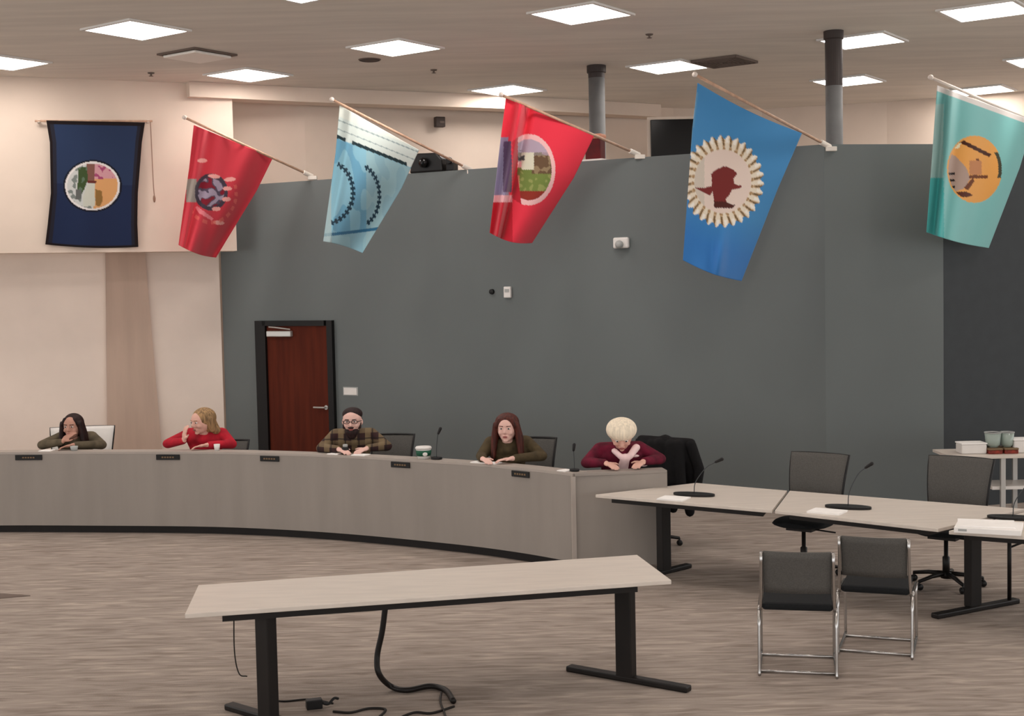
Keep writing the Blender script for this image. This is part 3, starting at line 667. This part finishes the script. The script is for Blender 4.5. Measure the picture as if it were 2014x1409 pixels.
def person(label, x, y, rz, skin, shirt, trousers, hair_m, hair, htop=1.32, lean=.12, hy=0, hp=0, arms=None, extras=None, wide=1.08, side=0.0, hs=1.14):
    """seated figure, local -Y forwards. arms: [(elbow, wrist, handdir, thumbdir)] right(-x) then left(+x)"""
    t = thing('person', label, 'person', (x, y, 0), math.radians(rz)); t.scale = (wide, 1, 1)
    dz = htop-1.335-.13*(hs-1)
    hip = Vector((0, .10, .55)); waist = Vector((side*.3, .06-lean*.3, .72+dz*.3)); chest = Vector((side*.7, .02-lean*.75, .92+dz*.8)); neck = Vector((side, -.02-lean, 1.07+dz)); hc = Vector((side*1.1, -.06-lean, 1.215+dz))
    R_ = Matrix.Rotation(math.radians(hy), 3, 'Z') @ Matrix.Rotation(math.radians(hp), 3, 'X')*1.0
    R_ = R_ @ (Matrix.Identity(3)*hs)
    H = lambda px, py, pz: hc+R_ @ Vector((px, py, pz))
    S = [chest+Vector((s*.160, .01, .145)) for s in (-1, 1)]
    arms = arms or [((-.27, -.22, .87), (-.12, -.40, .90), (.7, -.6, -.1), (.6, -.3, 0)), ((.27, -.22, .87), (.12, -.40, .90), (-.7, -.6, -.1), (-.6, -.3, 0))]
    def trunk(bm, g_):
        ell(bm, hip, (.175+g_, .13+g_, .12+g_)); ell(bm, waist, (.15+g_, .11+g_, .16+g_)); ell(bm, chest, (.165+g_, .115+g_, .18+g_)); ell(bm, (hip+waist)/2, (.155+g_, .12+g_, .14+g_))
        cap(bm, S[0], .062+g_, S[1], .062+g_); cap(bm, neck-Vector((0, 0, .05)), .07+g_, neck-Vector((0, 0, .01)), .055+g_)
        ell(bm, (chest+neck)/2+Vector((0, 0, .02)), (.14+g_, .088+g_, .11+g_)); [ell(bm, chest+Vector((s*.09, 0, .07)), (.10+g_, .09+g_, .11+g_)) for s in (-1, 1)]; [cap(bm, S[k], .055+g_, neck+Vector(((k*2-1)*.03, .01, .0)), .04+g_) for k in (0, 1)]
    def arm(bm, i, g_):
        e, w_ = Vector(arms[i][0]), Vector(arms[i][1])
        cap(bm, S[i], .056+g_, e, .043+g_); cap(bm, e, .043+g_, e+(w_-e)*.93, .028+g_*1.1)
    # body: one fused surface
    bm = nb(); trunk(bm, -.008)
    for i in (0, 1):
        arm(bm, i, 0); cap(bm, Vector(arms[i][1]), .026, Vector(arms[i][1])+Vector(arms[i][2]).normalized()*.02, .024); hand(bm, Vector(arms[i][1])+Vector(arms[i][2]).normalized()*.01, arms[i][2], arms[i][3])
        s = -1 if i == 0 else 1
        hp_ = Vector((s*.09, .05, .53)); kn = Vector((s*.12, -.33, .51)); an_ = Vector((s*.12, -.20, .10)); toe = Vector((s*.13, -.32, .05))
        cap(bm, hp_, .082, kn, .058); cap(bm, kn, .056, an_, .036); cap(bm, an_, .036, toe, .03)
    cap(bm, neck-Vector((0, 0, .03)), .052, hc+R_ @ Vector((0, .01, -.05)), .05)
    ell(bm, hc, (.074, .092, .105), R_, 3); ell(bm, H(0, .0, .03), (.076, .094, .088), R_, 3); ell(bm, H(0, -.028, -.055), (.052, .058, .055), R_)
    ell(bm, H(0, -.072, -.094), (.020, .020, .016), R_)                             # chin
    cap(bm, H(0, -.088, .018), .010, H(0, -.108, -.018), .014, 8); ell(bm, H(0, -.096, -.026), (.018, .012, .009), R_)   # nose
    ell(bm, H(0, -.082, .034), (.05, .014, .010), R_)                             # brow ridge
    for s in (-1, 1):
        ell(bm, H(s*.038, -.066, -.025), (.022, .022, .022), R_); ell(bm, H(s*.077, .008, -.005), (.010, .018, .030), R_)
    ell(bm, H(0, -.086, -.055), (.024, .010, .006), R_); ell(bm, H(0, -.084, -.066), (.020, .010, .007), R_)
    body = fuse(obj('body', bm, skin, t, True), .0075, 3)
    for s in (-1, 1):
        bm = nb(); ell(bm, H(s*.030, -.083, .012), (.014, .008, .008), R_); e_ = obj('eye', bm, M['white'], t, True)
        bm = nb(); ell(bm, H(s*.030, -.090, .012), (.0065, .004, .0065), R_); obj('iris', bm, M['blackplastic'], e_, True)
    bm = nb(); ell(bm, H(0, -.0935, -.0555), (.022, .006, .0045), R_); ell(bm, H(0, -.092, -.0645), (.018, .006, .005), R_); obj('lips', bm, M['lips'], t, True)
    bm = nb()
    for s in (-1, 1): cap(bm, H(s*.016, -.094, .033), .004, H(s*.046, -.084, .035), .003, 8)
    obj('eyebrows', bm, hair_m, t, True)
    bm = nb(); trunk(bm, .006)
    for i in (0, 1): arm(bm, i, .011)
    cap(bm, neck-Vector((0, 0, .02)), .066, neck+Vector((0, .008, .012)), .060)
    fuse(obj('top_garment', bm, shirt, t, True), .010, 4)
    bm = nb(); ell(bm, hip-Vector((0, 0, .02)), (.19, .145, .11))
    for s in (-1, 1): cap(bm, (s*.09, .05, .53), .092, (s*.12, -.33, .51), .068); cap(bm, (s*.12, -.33, .51), .067, (s*.12, -.20, .12), .05)
    fuse(obj('trousers', bm, trousers, t, True), .014, 3)
    for s in (-1, 1):
        bm = nb(); cap(bm, (s*.12, -.17, .05), .048, (s*.13, -.33, .045), .042)
        for v in bm.verts: v.co.z = max(v.co.z, .003)
        obj('shoe', bm, M['blackplastic'], t, True)
    bm = nb(); hair(bm, H, R_, hc, neck); fuse(obj('hair', bm, hair_m, t, True), .009, 4)
    if extras: extras(t, H, R_, hc, neck, chest)
    return t
M['lips'] = mat('lips', (160, 92, 88), .5)
def cap_hair(bm, H, R_, dy=.022, big=1.0):
    ell(bm, H(0, dy, .036), (.088*big, .100*big, .094*big), R_, 3); ell(bm, H(0, .045, -.01), (.082*big, .075*big, .10*big), R_, 3)
def long_hair(bm, H, R_, hc, neck, L=.27, wd=.085):
    cap_hair(bm, H, R_, .028, 1.06)
    for s in (-1, 1):
        for k in range(3):
            a = H(s*(wd-.004*k), -.035+.035*k, .045); b = H(s*(wd+.012), -.025+.035*k, -.09); c = b+Vector((s*.015, -.015+.01*k, -(L-.15)))
            cap(bm, a, .022, b, .032); cap(bm, b, .032, c, .020)
    cap(bm, H(0, .07, .0), .07, Vector((hc.x, hc.y+.11, hc.z-L+.04)), .05)
    cap(bm, H(-.05, -.052, .085), .018, H(-.078, -.05, .03), .016); cap(bm, H(.05, -.052, .085), .018, H(.078, -.05, .03), .016)

SK1 = skinmat('skin_tan', (186, 140, 122)); SK2 = skinmat('skin_pink', (220, 172, 156)); SK3 = skinmat('skin_light', (226, 184, 172))
H_DARK = mat('hair_black_brown', (34, 14, 12), .6, var=.3, scale=(60, 60, 6)); H_BLOND = mat('hair_dark_blond', (142, 112, 78), .6, var=.25, scale=(60, 60, 6)); H_BROWN = mat('hair_auburn', (70, 30, 22), .55, var=.3, scale=(60, 60, 6))
H_WHITE = mat('hair_white', (236, 222, 200), .6, var=.06, scale=(60, 60, 6)); H_BEARD = mat('hair_dark', (36, 20, 20), .7, var=.3, scale=(60, 60, 20))
T_OLIVE = mat('cloth_grey_olive', (92, 82, 66), .9, var=.12, scale=(14, 14, 14), bump=.2); T_RED = mat('cloth_red', (172, 26, 44), .85, var=.1, scale=(10, 10, 10), bump=.2)
T_OLIVE2 = mat('cloth_olive', (78, 66, 46), .9, var=.1, scale=(16, 16, 16), bump=.2); T_MAROON = mat('cloth_maroon', (92, 14, 38), .85, var=.2, scale=(12, 12, 12), bump=.2)
T_PLAID = plaid('cloth_plaid', (48, 22, 22), (122, 104, 76), (20, 12, 12), 8.0); T_WHITE = mat('cloth_white_pink', (238, 208, 208), .85, var=.04)
TR = mat('trousers_dark', (34, 34, 42), .9)

# 1 dark-haired, left
person('person with long dark hair in a grey-olive top, chin resting on hand', -4.98, 15.05, 4, SK1, T_OLIVE, TR, H_DARK,
       lambda bm, H, R_, hc, neck: long_hair(bm, H, R_, hc, neck, .25, .085), 1.27, .16, -10, 2,
       [((-.31, -.24, .94), (-.08, -.36, .98), (.5, .2, .5), (.6, -.2, 0)), ((.29, -.22, .92), (.06, -.42, .95), (-.8, -.5, -.1), (-.4, -.6, 0))])
# 2 red top, head turned left
person('person with dark blond hair in a red top looking to the left', -3.44, 14.80, -8, SK2, T_RED, TR, H_BLOND,
       lambda bm, H, R_, hc, neck: (cap_hair(bm, H, R_, .03, 1.10), [cap(bm, H(s*.082, .02, .03), .034, H(s*.085, .03, -.08), .03) for s in (-1, 1)], cap(bm, H(0, .07, 0), .07, H(.05, .09, -.10), .05)), 1.32, .16, -34, 8,
       [((-.34, -.20, .94), (-.12, -.36, .99), (.15, -.1, .9), (.5, -.5, 0)), ((.30, -.18, .93), (.14, -.40, .95), (-.8, -.5, -.1), (-.4, -.6, 0))], side=.02, wide=1.14)
# 3 plaid, bearded
def beard(t, H, R_, hc, neck, chest):
    bm = nb(); ell(bm, H(0, -.052, -.088), (.058, .052, .045), R_); ell(bm, H(0, -.05, -.12), (.042, .042, .04), R_); cap(bm, H(-.062, -.03, -.05), .018, H(-.066, -.01, .0), .012); cap(bm, H(.062, -.03, -.05), .018, H(.066, -.01, .0), .012)
    cap(bm, H(-.022, -.098, -.043), .009, H(.022, -.098, -.043), .009); fuse(obj('beard', bm, H_BEARD, t, True), .008, 2)
    bm = nb()
    for s in (-1, 1):
        pts = [H(s*.033+.024*math.cos(a), -.100, .012+.016*math.sin(a)) for a in [2*math.pi*k/14 for k in range(15)]]; tube(bm, pts, .0035, 6); tube(bm, [H(s*.057, -.098, .014), H(s*.080, -.02, .012)], .0035, 6)
    tube(bm, [H(-.01, -.103, .014), H(.01, -.103, .014)], .003, 6); obj('glasses', bm, M['blackplastic'], t, True)
person('bearded person with short dark hair and glasses in a plaid shirt', -1.72, 14.16, 4, SK3, T_PLAID, TR, H_BEARD,
       lambda bm, H, R_, hc, neck: (ell(bm, H(0, .022, .066), (.084, .094, .066), R_, 3), ell(bm, H(0, .05, .0), (.078, .06, .085), R_, 3)), 1.355, .16, -6, 4,
       [((-.29, -.20, .94), (-.13, -.40, .95), (.5, -.7, -.1), (.6, -.2, 0)), ((.31, -.18, .94), (.14, -.40, .95), (-.5, -.7, -.1), (-.6, -.2, 0))], beard, wide=1.14)
# 4 long brown hair, olive sweater
person('person with long auburn hair in an olive sweater, forearms on the dais', -.03, 13.17, 0, SK3, T_OLIVE2, TR, H_BROWN,
       lambda bm, H, R_, hc, neck: (long_hair(bm, H, R_, hc, neck, .33, .088), ell(bm, H(0, .02, .05), (.10, .10, .09), R_, 3)), 1.35, .14, -10, 2,
       [((-.27, -.16, .94), (-.26, -.38, .945), (.3, -.7, -.05), (.6, -.2, 0)), ((.28, -.16, .93), (.02, -.42, .945), (-.9, -.3, -.05), (-.3, -.7, 0))], side=-.03)
# 5 white hair looking down, maroon jacket
def scarf(t, H, R_, hc, neck, chest):
    bm = nb(); cap(bm, neck+Vector((-.07, -.07, .0)), .026, neck+Vector((-.02, -.13, -.06)), .026); cap(bm, neck+Vector((.12, -.04, .02)), .035, neck+Vector((.05, -.12, -.05)), .03)
    cap(bm, neck+Vector((.01, -.13, -.06)), .04, chest+Vector((.0, -.15, -.0)), .045); cap(bm, chest+Vector((0, -.15, -.0)), .04, chest+Vector((.01, -.18, -.14)), .026)
    fuse(obj('scarf', bm, T_WHITE, t, True), .010, 2)
    bm = nb()
    for dx, dy, dz_ in ((-.12, -.15, .03), (.17, -.15, .0), (-.13, -.16, -.05), (.10, -.15, .09)): ell(bm, chest+Vector((dx, dy, dz_)), (.035, .018, .014))
    obj('jacket_print', bm, T_WHITE, t, True)
person('white-haired person in a maroon jacket and white scarf looking down', 1.0, 12.60, 8, SK2, T_MAROON, TR, H_WHITE,
       lambda bm, H, R_, hc, neck: (ell(bm, H(0, .012, .046), (.106, .112, .080), R_, 3), ell(bm, H(0, .055, -.01), (.092, .07, .09), R_, 3)), 1.35, .20, -10, 36,
       [((-.30, -.18, .94), (-.18, -.36, .955), (.3, -.8, -.1), (.6, -.2, 0)), ((.33, -.12, .94), (.14, -.36, .955), (-.5, -.7, -.1), (-.6, -.2, 0))], scarf, wide=1.14, side=-.02, hs=1.22)

# ------------------------------------------------------------------ things on the dais
def sheet(name, label, cat, x, y, z, rz, w=.21, h=.28, group=None, th=.004):
    return tag(obj(name, box(nb(), (x, y, z+th/2), (w, h, th), rz), M['paper']), label, cat, group)
def ledge(u, off=.10): P, an = on_arc(u, 900, off); return P, an
for u, w_, lb in ((85, .14, 'small white note on the dais left of the dark-haired person'), (650, .13, 'white paper on the dais under the left hand of the bearded person'), (700, .16, 'white paper on the dais right of the dark bottle'), (945, .30, 'white papers on the dais under the forearms of the person in olive'), (1098, .10, 'small white card on the dais near its right corner')):
    P, an = ledge(u, .09); sheet('paper', lb, 'paper', P.x, P.y, HD+.001, an, w_, .12, 'loose papers on the dais ledge', .008)
P, an = ledge(668, .11); t = thing('bottle', 'small dark bottle standing between the hands of the bearded person', 'bottle', (P.x, P.y, HD+.001))
obj('bottle_body', lathe(nb(), [(.036, 0), (.038, .01), (.038, .06), (.03, .075)], 20), M['blackplastic'], t, True); obj('bottle_cap', lathe(nb(), [(.026, .0751), (.026, .10), (.02, .104)], 18), M['graymark'], t, True)
P, an = ledge(419, .10); t = thing('cup', 'small white cup on the dais in front of the red top', 'cup', (P.x, P.y, HD+.001))
obj('cup_body', lathe(nb(), [(.026, 0), (.034, .07), (.031, .07), (.024, .006)], 20), M['white'], t, True)
P, an = ledge(138, .10); t = thing('cup', 'small pale cup on the dais in front of the grey-olive top', 'cup', (P.x, P.y, HD+.001))
obj('cup_body', lathe(nb(), [(.034, 0), (.042, .05), (.038, .05), (.03, .006)], 20), M['graymark'], t, True)
P, an = ledge(822, .10); t = thing('drink_cup', 'large white cup with a dark green print on the dais', 'cup', (P.x, P.y, HD+.001))
obj('cup_body', lathe(nb(), [(.062, 0), (.078, .10)], 28), M['white'], t, True); obj('lid', lathe(nb(), [(.082, .1), (.084, .112), (.074, .124), (.03, .128)], 28), M['white'], t, True)
o = obj('print_patch', lathe(nb(), [(.0725, .03), (.0805, .088)], 28), M['green'], t, True)
bm = nb(); ell(bm, (.02, -.078, .052), (.026, .006, .02)); obj('print_centre', bm, M['white'], o, True)

def mic(label, bx, by, bz, tipv, rz, base=(.30, .15), group='gooseneck microphones'):
    t = thing('microphone', label, 'microphone', (bx, by, bz), 0, group)
    bm = nb(); pts = [(math.cos(a)*base[0]/2, math.sin(a)*base[1]/2) for a in [2*math.pi*k/24 for k in range(24)]]; prism(bm, pts, 0, .022)
    bmesh.ops.rotate(bm, verts=bm.verts, cent=(0, 0, 0), matrix=Matrix.Rotation(rz, 3, 'Z')); obj('base', bm, M['blackplastic'], t, bevel=.006)
    T = Vector(tipv)-Vector((bx, by, bz)); path = smoothpath([(0, 0, .02), (T.x*.08, T.y*.08, T.z*.4), (T.x*.55, T.y*.55, T.z*.82), T], 6)
    obj('gooseneck', tube(nb(), path, .0038, 8), M['stem'], t, True)
    d = (path[-1]-path[-2]).normalized(); bm = nb(); cap(bm, T, .012, T+d*.05+Vector((.01, 0, 0)), .016); obj('mic_head', bm, M['blackplastic'], t, True)
P, an = ledge(846, .11); tip = at_y(862, 853, P.y); mic('gooseneck microphone on the dais right of the large white cup', P.x, P.y, HD+.001, tip, an, (.12, .10))
P, an = ledge(1112, .12); tip = at_y(1128, 886, P.y); mic('gooseneck microphone on the dais right corner beside the white-haired person', P.x, P.y, HD+.001, tip, an, (.10, .08))

# ------------------------------------------------------------------ meeting tables
def table(label, poly, legs, group='pale top meeting tables'):
    cx = sum(p[0] for p in poly)/len(poly); cy = sum(p[1] for p in poly)/len(poly)
    t = thing('meeting_table', label, 'table', (cx, cy, 0), 0, group); pl = [(p[0]-cx, p[1]-cy) for p in poly]
    obj('tabletop', prism(nb(), pl, .712, .74), M['tabletop'], t, bevel=.004)
    bm = nb(); prism(bm, [(x*.86, y*.86) for x, y in pl], .665, .711); obj('under_frame', bm, M['black'], t)
    for (lx, ly, a0, a1) in legs:
        d = Vector((a1[0]-a0[0], a1[1]-a0[1], 0)); an = math.atan2(d.y, d.x); L = d.length; d.normalize()
        bm = nb(); box(bm, (lx-cx, ly-cy, .35), (.12, .075, .64), an); leg = obj('leg', bm, M['black'], t, bevel=.008)
        bm = nb(); box(bm, ((a0[0]+a1[0])/2-cx, (a0[1]+a1[1])/2-cy, .02), (L, .075, .04), an); obj('foot', bm, M['black'], leg, bevel=.01)
    return t
A1 = (.72, 11.73); S1 = (2.105, 10.745); S2 = (2.435, 11.73); B1 = (1.70, 12.29); C1 = (3.16, 9.80); D1 = (4.10, 10.56)
S1b = (2.125, 10.73); S2b = (2.455, 11.72)
def foot(x, y, L, a): return (x, y, (x-math.cos(a)*L/2, y-math.sin(a)*L/2), (x+math.cos(a)*L/2, y+math.sin(a)*L/2))
table('pale tapering table at the right end of the dais', [A1, S1, S2, B1], [foot(1.33, 11.78, .7, .75)])
table('pale table between the tapering table and the one at the right edge', [S1b, C1, D1, S2b], [(3.58, 10.26, (3.2, 10.02), (4.0, 10.46))])
t3 = table('pale table cut by the right edge with a thick white stack on it', [(3.21, 9.71), (4.55, 8.95), (5.3, 9.85), (4.15, 10.50)], [foot(4.95, 9.5, .7, .9)])
t3c = t3.location
bm = nb(); tube(bm, [(3.92-t3c.x, 10.40-t3c.y, .70), (3.92-t3c.x, 10.40-t3c.y, 0)], .017, 8); obj('leg', bm, M['pole_dark'] if 'pole_dark' in M else M['black'], t3, True)
bm = nb(); tube(bm, smoothpath([(3.92-t3c.x, 10.40-t3c.y, .46), (4.05-t3c.x, 10.38-t3c.y, .51), (4.3-t3c.x, 10.2-t3c.y, .62), (4.5-t3c.x, 10.05-t3c.y, .70)]), .009, 8); obj('brace', bm, M['black'], t3, True)
# front table, mostly behind the caption area
table('long dark-legged table standing nearest the camera', [(-1.95, 7.66), (.98, 8.28), (.84, 9.08), (-2.05, 8.42)],
      [(.71, 8.60, (.34, 8.86), (1.09, 8.33)), (-1.53, 7.93, (-1.83, 8.19), (-1.22, 7.68))])
# papers, mics on tables
P = at_z(1325, 982, .741); sheet('paper', 'white paper beside the microphone on the tapering table', 'paper', P.x, P.y, .7405, -.5, .24, .20, 'papers on the tables', .012)
P = at_z(1627, 1008, .741); sheet('paper', 'white paper beside the microphone on the middle table', 'paper', P.x, P.y, .7405, -.6, .27, .20, 'papers on the tables', .014)
P = at_z(1945, 1038, .76); t = thing('paper_stack', 'thick white stack of papers on the right table edge', 'papers', (P.x, P.y, .7405), -.42)
bm = nb(); box(bm, (0, 0, .02), (.46, .36, .04)); obj('sheets', bm, M['paper'], t, bevel=.003); bm = nb(); box(bm, (-.02, .01, .046), (.40, .30, .01), .1); obj('top_sheet', bm, M['paper'], t)
bm = nb(); box(bm, (-.17, -.1805, .022), (.06, .002, .016)); obj('faint_mark', bm, M['graymark'], t)
for (u, v), (tu, tv), lb in (((1365, 975), (1408, 909), 'black gooseneck microphone with flat base on the tapering table'), ((1668, 1000), (1703, 920), 'black gooseneck microphone with flat base on the middle table'), ((1992, 1021), (2050, 935), 'black microphone base cut by the right edge behind the white stack')):
    P = at_z(u, v, .741); tip = at_y(tu, tv, P.y-.05); mic(lb, P.x, P.y, .7405, tip, -.45, (.38, .16))

# ------------------------------------------------------------------ white side table with catering things
Yc = 13.55; a_ = at_y(1868, 905, Yc); X0 = a_.x; ZT = .77
t = thing('side_table', 'white side table with a lower shelf against the dark wall', 'table', (X0+.75, Yc+.25, 0))
obj('tabletop', box(nb(), (0, 0, ZT-.015), (1.5, .62, .03)), M['tabletop'], t, bevel=.004)
for x_, y_ in ((-.20, -.24), (.09, .20), (.62, -.24), (.68, .2)): obj('leg', box(nb(), (x_, y_, (ZT-.03)/2), (.05, .04, ZT-.03)), M['steel'], t, bevel=.004)
obj('shelf', box(nb(), (.25, 0, .42), (1.1, .44, .035)), M['white'], t, bevel=.004)
def ct(u, v, off=0): p = at_y(u, v, Yc+.2+off); return p.x
t = thing('white_box', 'low white box at the left end of the white side table', 'box', (ct(1910, 870), Yc+.2, ZT+.0005)); obj('box_body', box(nb(), (0, 0, .05), (.26, .2, .10)), M['white'], t, bevel=.012); obj('box_lid', box(nb(), (0, 0, .107), (.27, .21, .014)), M['paper'], t, bevel=.004)
t = thing('white_box', 'white box at the far right of the white side table', 'box', (ct(2008, 870), Yc+.2, ZT+.0005)); obj('box_body', box(nb(), (0, 0, .065), (.22, .2, .13)), M['white'], t, bevel=.012); obj('box_lid', box(nb(), (0, 0, .137), (.23, .21, .014)), M['paper'], t, bevel=.004)
for u, lb, s in ((1950, 'left clear glass bowl on the red trays of the side table', 1.0), (1978, 'right clear glass bowl on the red trays of the side table', .85)):
    t = thing('glass_bowl', lb, 'bowl', (ct(u, 860), Yc+.16, ZT+.062), 0, 'clear glass bowls')
    obj('bowl', lathe(nb(), [(.05*s, 0), (.07*s, .03), (.085*s, .15), (.08*s, .15), (.065*s, .034), (.04*s, .008)], 28), M['glass'], t, True); obj('rim', lathe(nb(), [(.088*s, .148), (.088*s, .158), (.078*s, .158), (.078*s, .148)], 28), M['graymark'], t, True)
for u, lb in ((1949, 'red-brown tray under the left glass bowl'), (1980, 'red-brown tray under the right glass bowl')):
    t = thing('food_tray', lb, 'tray', (ct(u, 880), Yc+.16, ZT+.0005), 0, 'red-brown trays'); obj('tray_base', box(nb(), (0, 0, .02), (.145, .2, .04)), M['redstrip'], t, bevel=.008); obj('tray_rim', box(nb(), (0, 0, .05), (.15, .205, .02)), M['tanprint'], t, bevel=.006)

# ------------------------------------------------------------------ chrome sled chairs at the front table
def sled_chair(label, x, y, rz):
    t = thing('sled_chair', label, 'chair', (x, y, 0), rz, 'chrome sled-base chairs')
    for s in (-1, 1):
        X_ = s*.25; pts = smoothpath([(X_, -.20, .43), (X_, .24, .42), (X_, .25, .36), (X_, .27, .06), (X_, .24, .013), (X_, -.22, .013), (X_, -.26, .05), (X_, -.22, .43)], 4)
        obj('leg_frame', tube(nb(), pts, .011, 8), M['chrome'], t, True)
    bm = nb(); tube(bm, [(-.25, .20, .013), (.25, .20, .013)], .010, 8); tube(bm, [(-.25, -.20, .013), (.25, -.20, .013)], .010, 8); obj('cross_bar', bm, M['chrome'], t, True)
    bm = nb(); box(bm, (0, 0, .455), (.46, .44, .05)); obj('seat', bm, M['darkseat'], t, bevel=.02)
    for s in (-1, 1): obj('back_post', tube(nb(), smoothpath([(s*.24, -.20, .43), (s*.235, -.25, .55), (s*.23, -.30, .84)], 4), .011, 8), M['chrome'], t, True)
    bm = nb(); n_ = 10; rows = []
    for j in range(7):
        w = j/6; rows.append([bm.verts.new(((i/n_-.5)*.44, -.25-.05*w-.03*(1-(2*i/n_-1)**2), .56+.28*w)) for i in range(n_+1)])
    for j in range(6):
        for i in range(n_): bm.faces.new((rows[j][i], rows[j][i+1], rows[j+1][i+1], rows[j+1][i]))
    o = obj('backrest', bm, M['mesh'], t, True); o.modifiers.new('thick', 'SOLIDIFY').thickness = .02
sled_chair('left chrome sled-base chair on the carpet right of the front table', 1.90, 8.86, math.radians(-12))
sled_chair('right chrome sled-base chair on the carpet, farther right', 2.56, 9.28, math.radians(-20))

# ------------------------------------------------------------------ cables on the floor
def cable(name, label, pts, r, cat='cable', m='black'):
    return tag(obj(name, tube(nb(), smoothpath(pts, 8), r, 8), M[m], None, True), label, cat)
def fz_(u, v, z=.0): p = at_z(u, v, z); return (p.x, p.y, z)
Yk = 8.45
cable('cable_sleeve', 'thick black cable sleeve hanging from the front table and curling on the carpet',
      [at_y(760, 1175, Yk), at_y(752, 1240, Yk), at_y(742, 1290, Yk), at_y(745, 1325, Yk-.03), fz_(768, 1350, .03), fz_(800, 1358, .02), fz_(845, 1350, .02), fz_(876, 1358, .02), fz_(892, 1380, .02)], .019)
cable('floor_cable', 'thin cord dropping from the thick sleeve end at the floor', [fz_(868, 1362, .02), fz_(866, 1380, .008), fz_(873, 1400, .008), fz_(880, 1420, .008)], .007)
cable('floor_cable', 'thin cord curving along the bottom edge near the sleeve', [fz_(780, 1415, .008), fz_(815, 1402, .008), fz_(850, 1403, .008), fz_(893, 1390, .008)], .008)
cable('floor_cable', 'thin dark cord hanging left of the nearest black table leg', [at_y(460, 1190, 7.95), at_y(461, 1280, 7.95), at_y(470, 1325, 7.95), at_y(486, 1331, 7.93)], .004)
cable('floor_cable', 'thin cord lying on the carpet right of the nearest black leg', [fz_(533, 1377, .006), fz_(560, 1380, .006), fz_(610, 1376, .006), fz_(655, 1384, .006)], .006)
cable('floor_cable', 'thin cord running from the small black adapter to the right', [fz_(655, 1400, .008), fz_(690, 1402, .008), fz_(725, 1394, .008), fz_(758, 1396, .008), fz_(745, 1412, .008)], .008)
P = Vector(fz_(618, 1394, 0)); t = thing('power_adapter', 'small black power adapter on the carpet by the front table', 'adapter', (P.x, P.y, 0), .3)
obj('adapter_body', box(nb(), (0, 0, .03), (.10, .06, .06)), M['blackplastic'], t, bevel=.006); bm = nb(); tube(bm, smoothpath([(.05, 0, .03), (.09, .01, .015), (.13, .03, .04), (.16, .05, .03)]), .009, 8); obj('plug_lead', bm, M['blackplastic'], t, True)
tag(obj('floor_plate', prism(nb(), [(-4.52, 11.52), (-4.25, 11.42), (-4.52, 11.33), (-4.9, 11.36), (-4.9, 11.5)], 0, .006), M['vent']), 'small brown floor cover on the carpet at the left edge', 'floor cover')
bpy.context.view_layer.update()
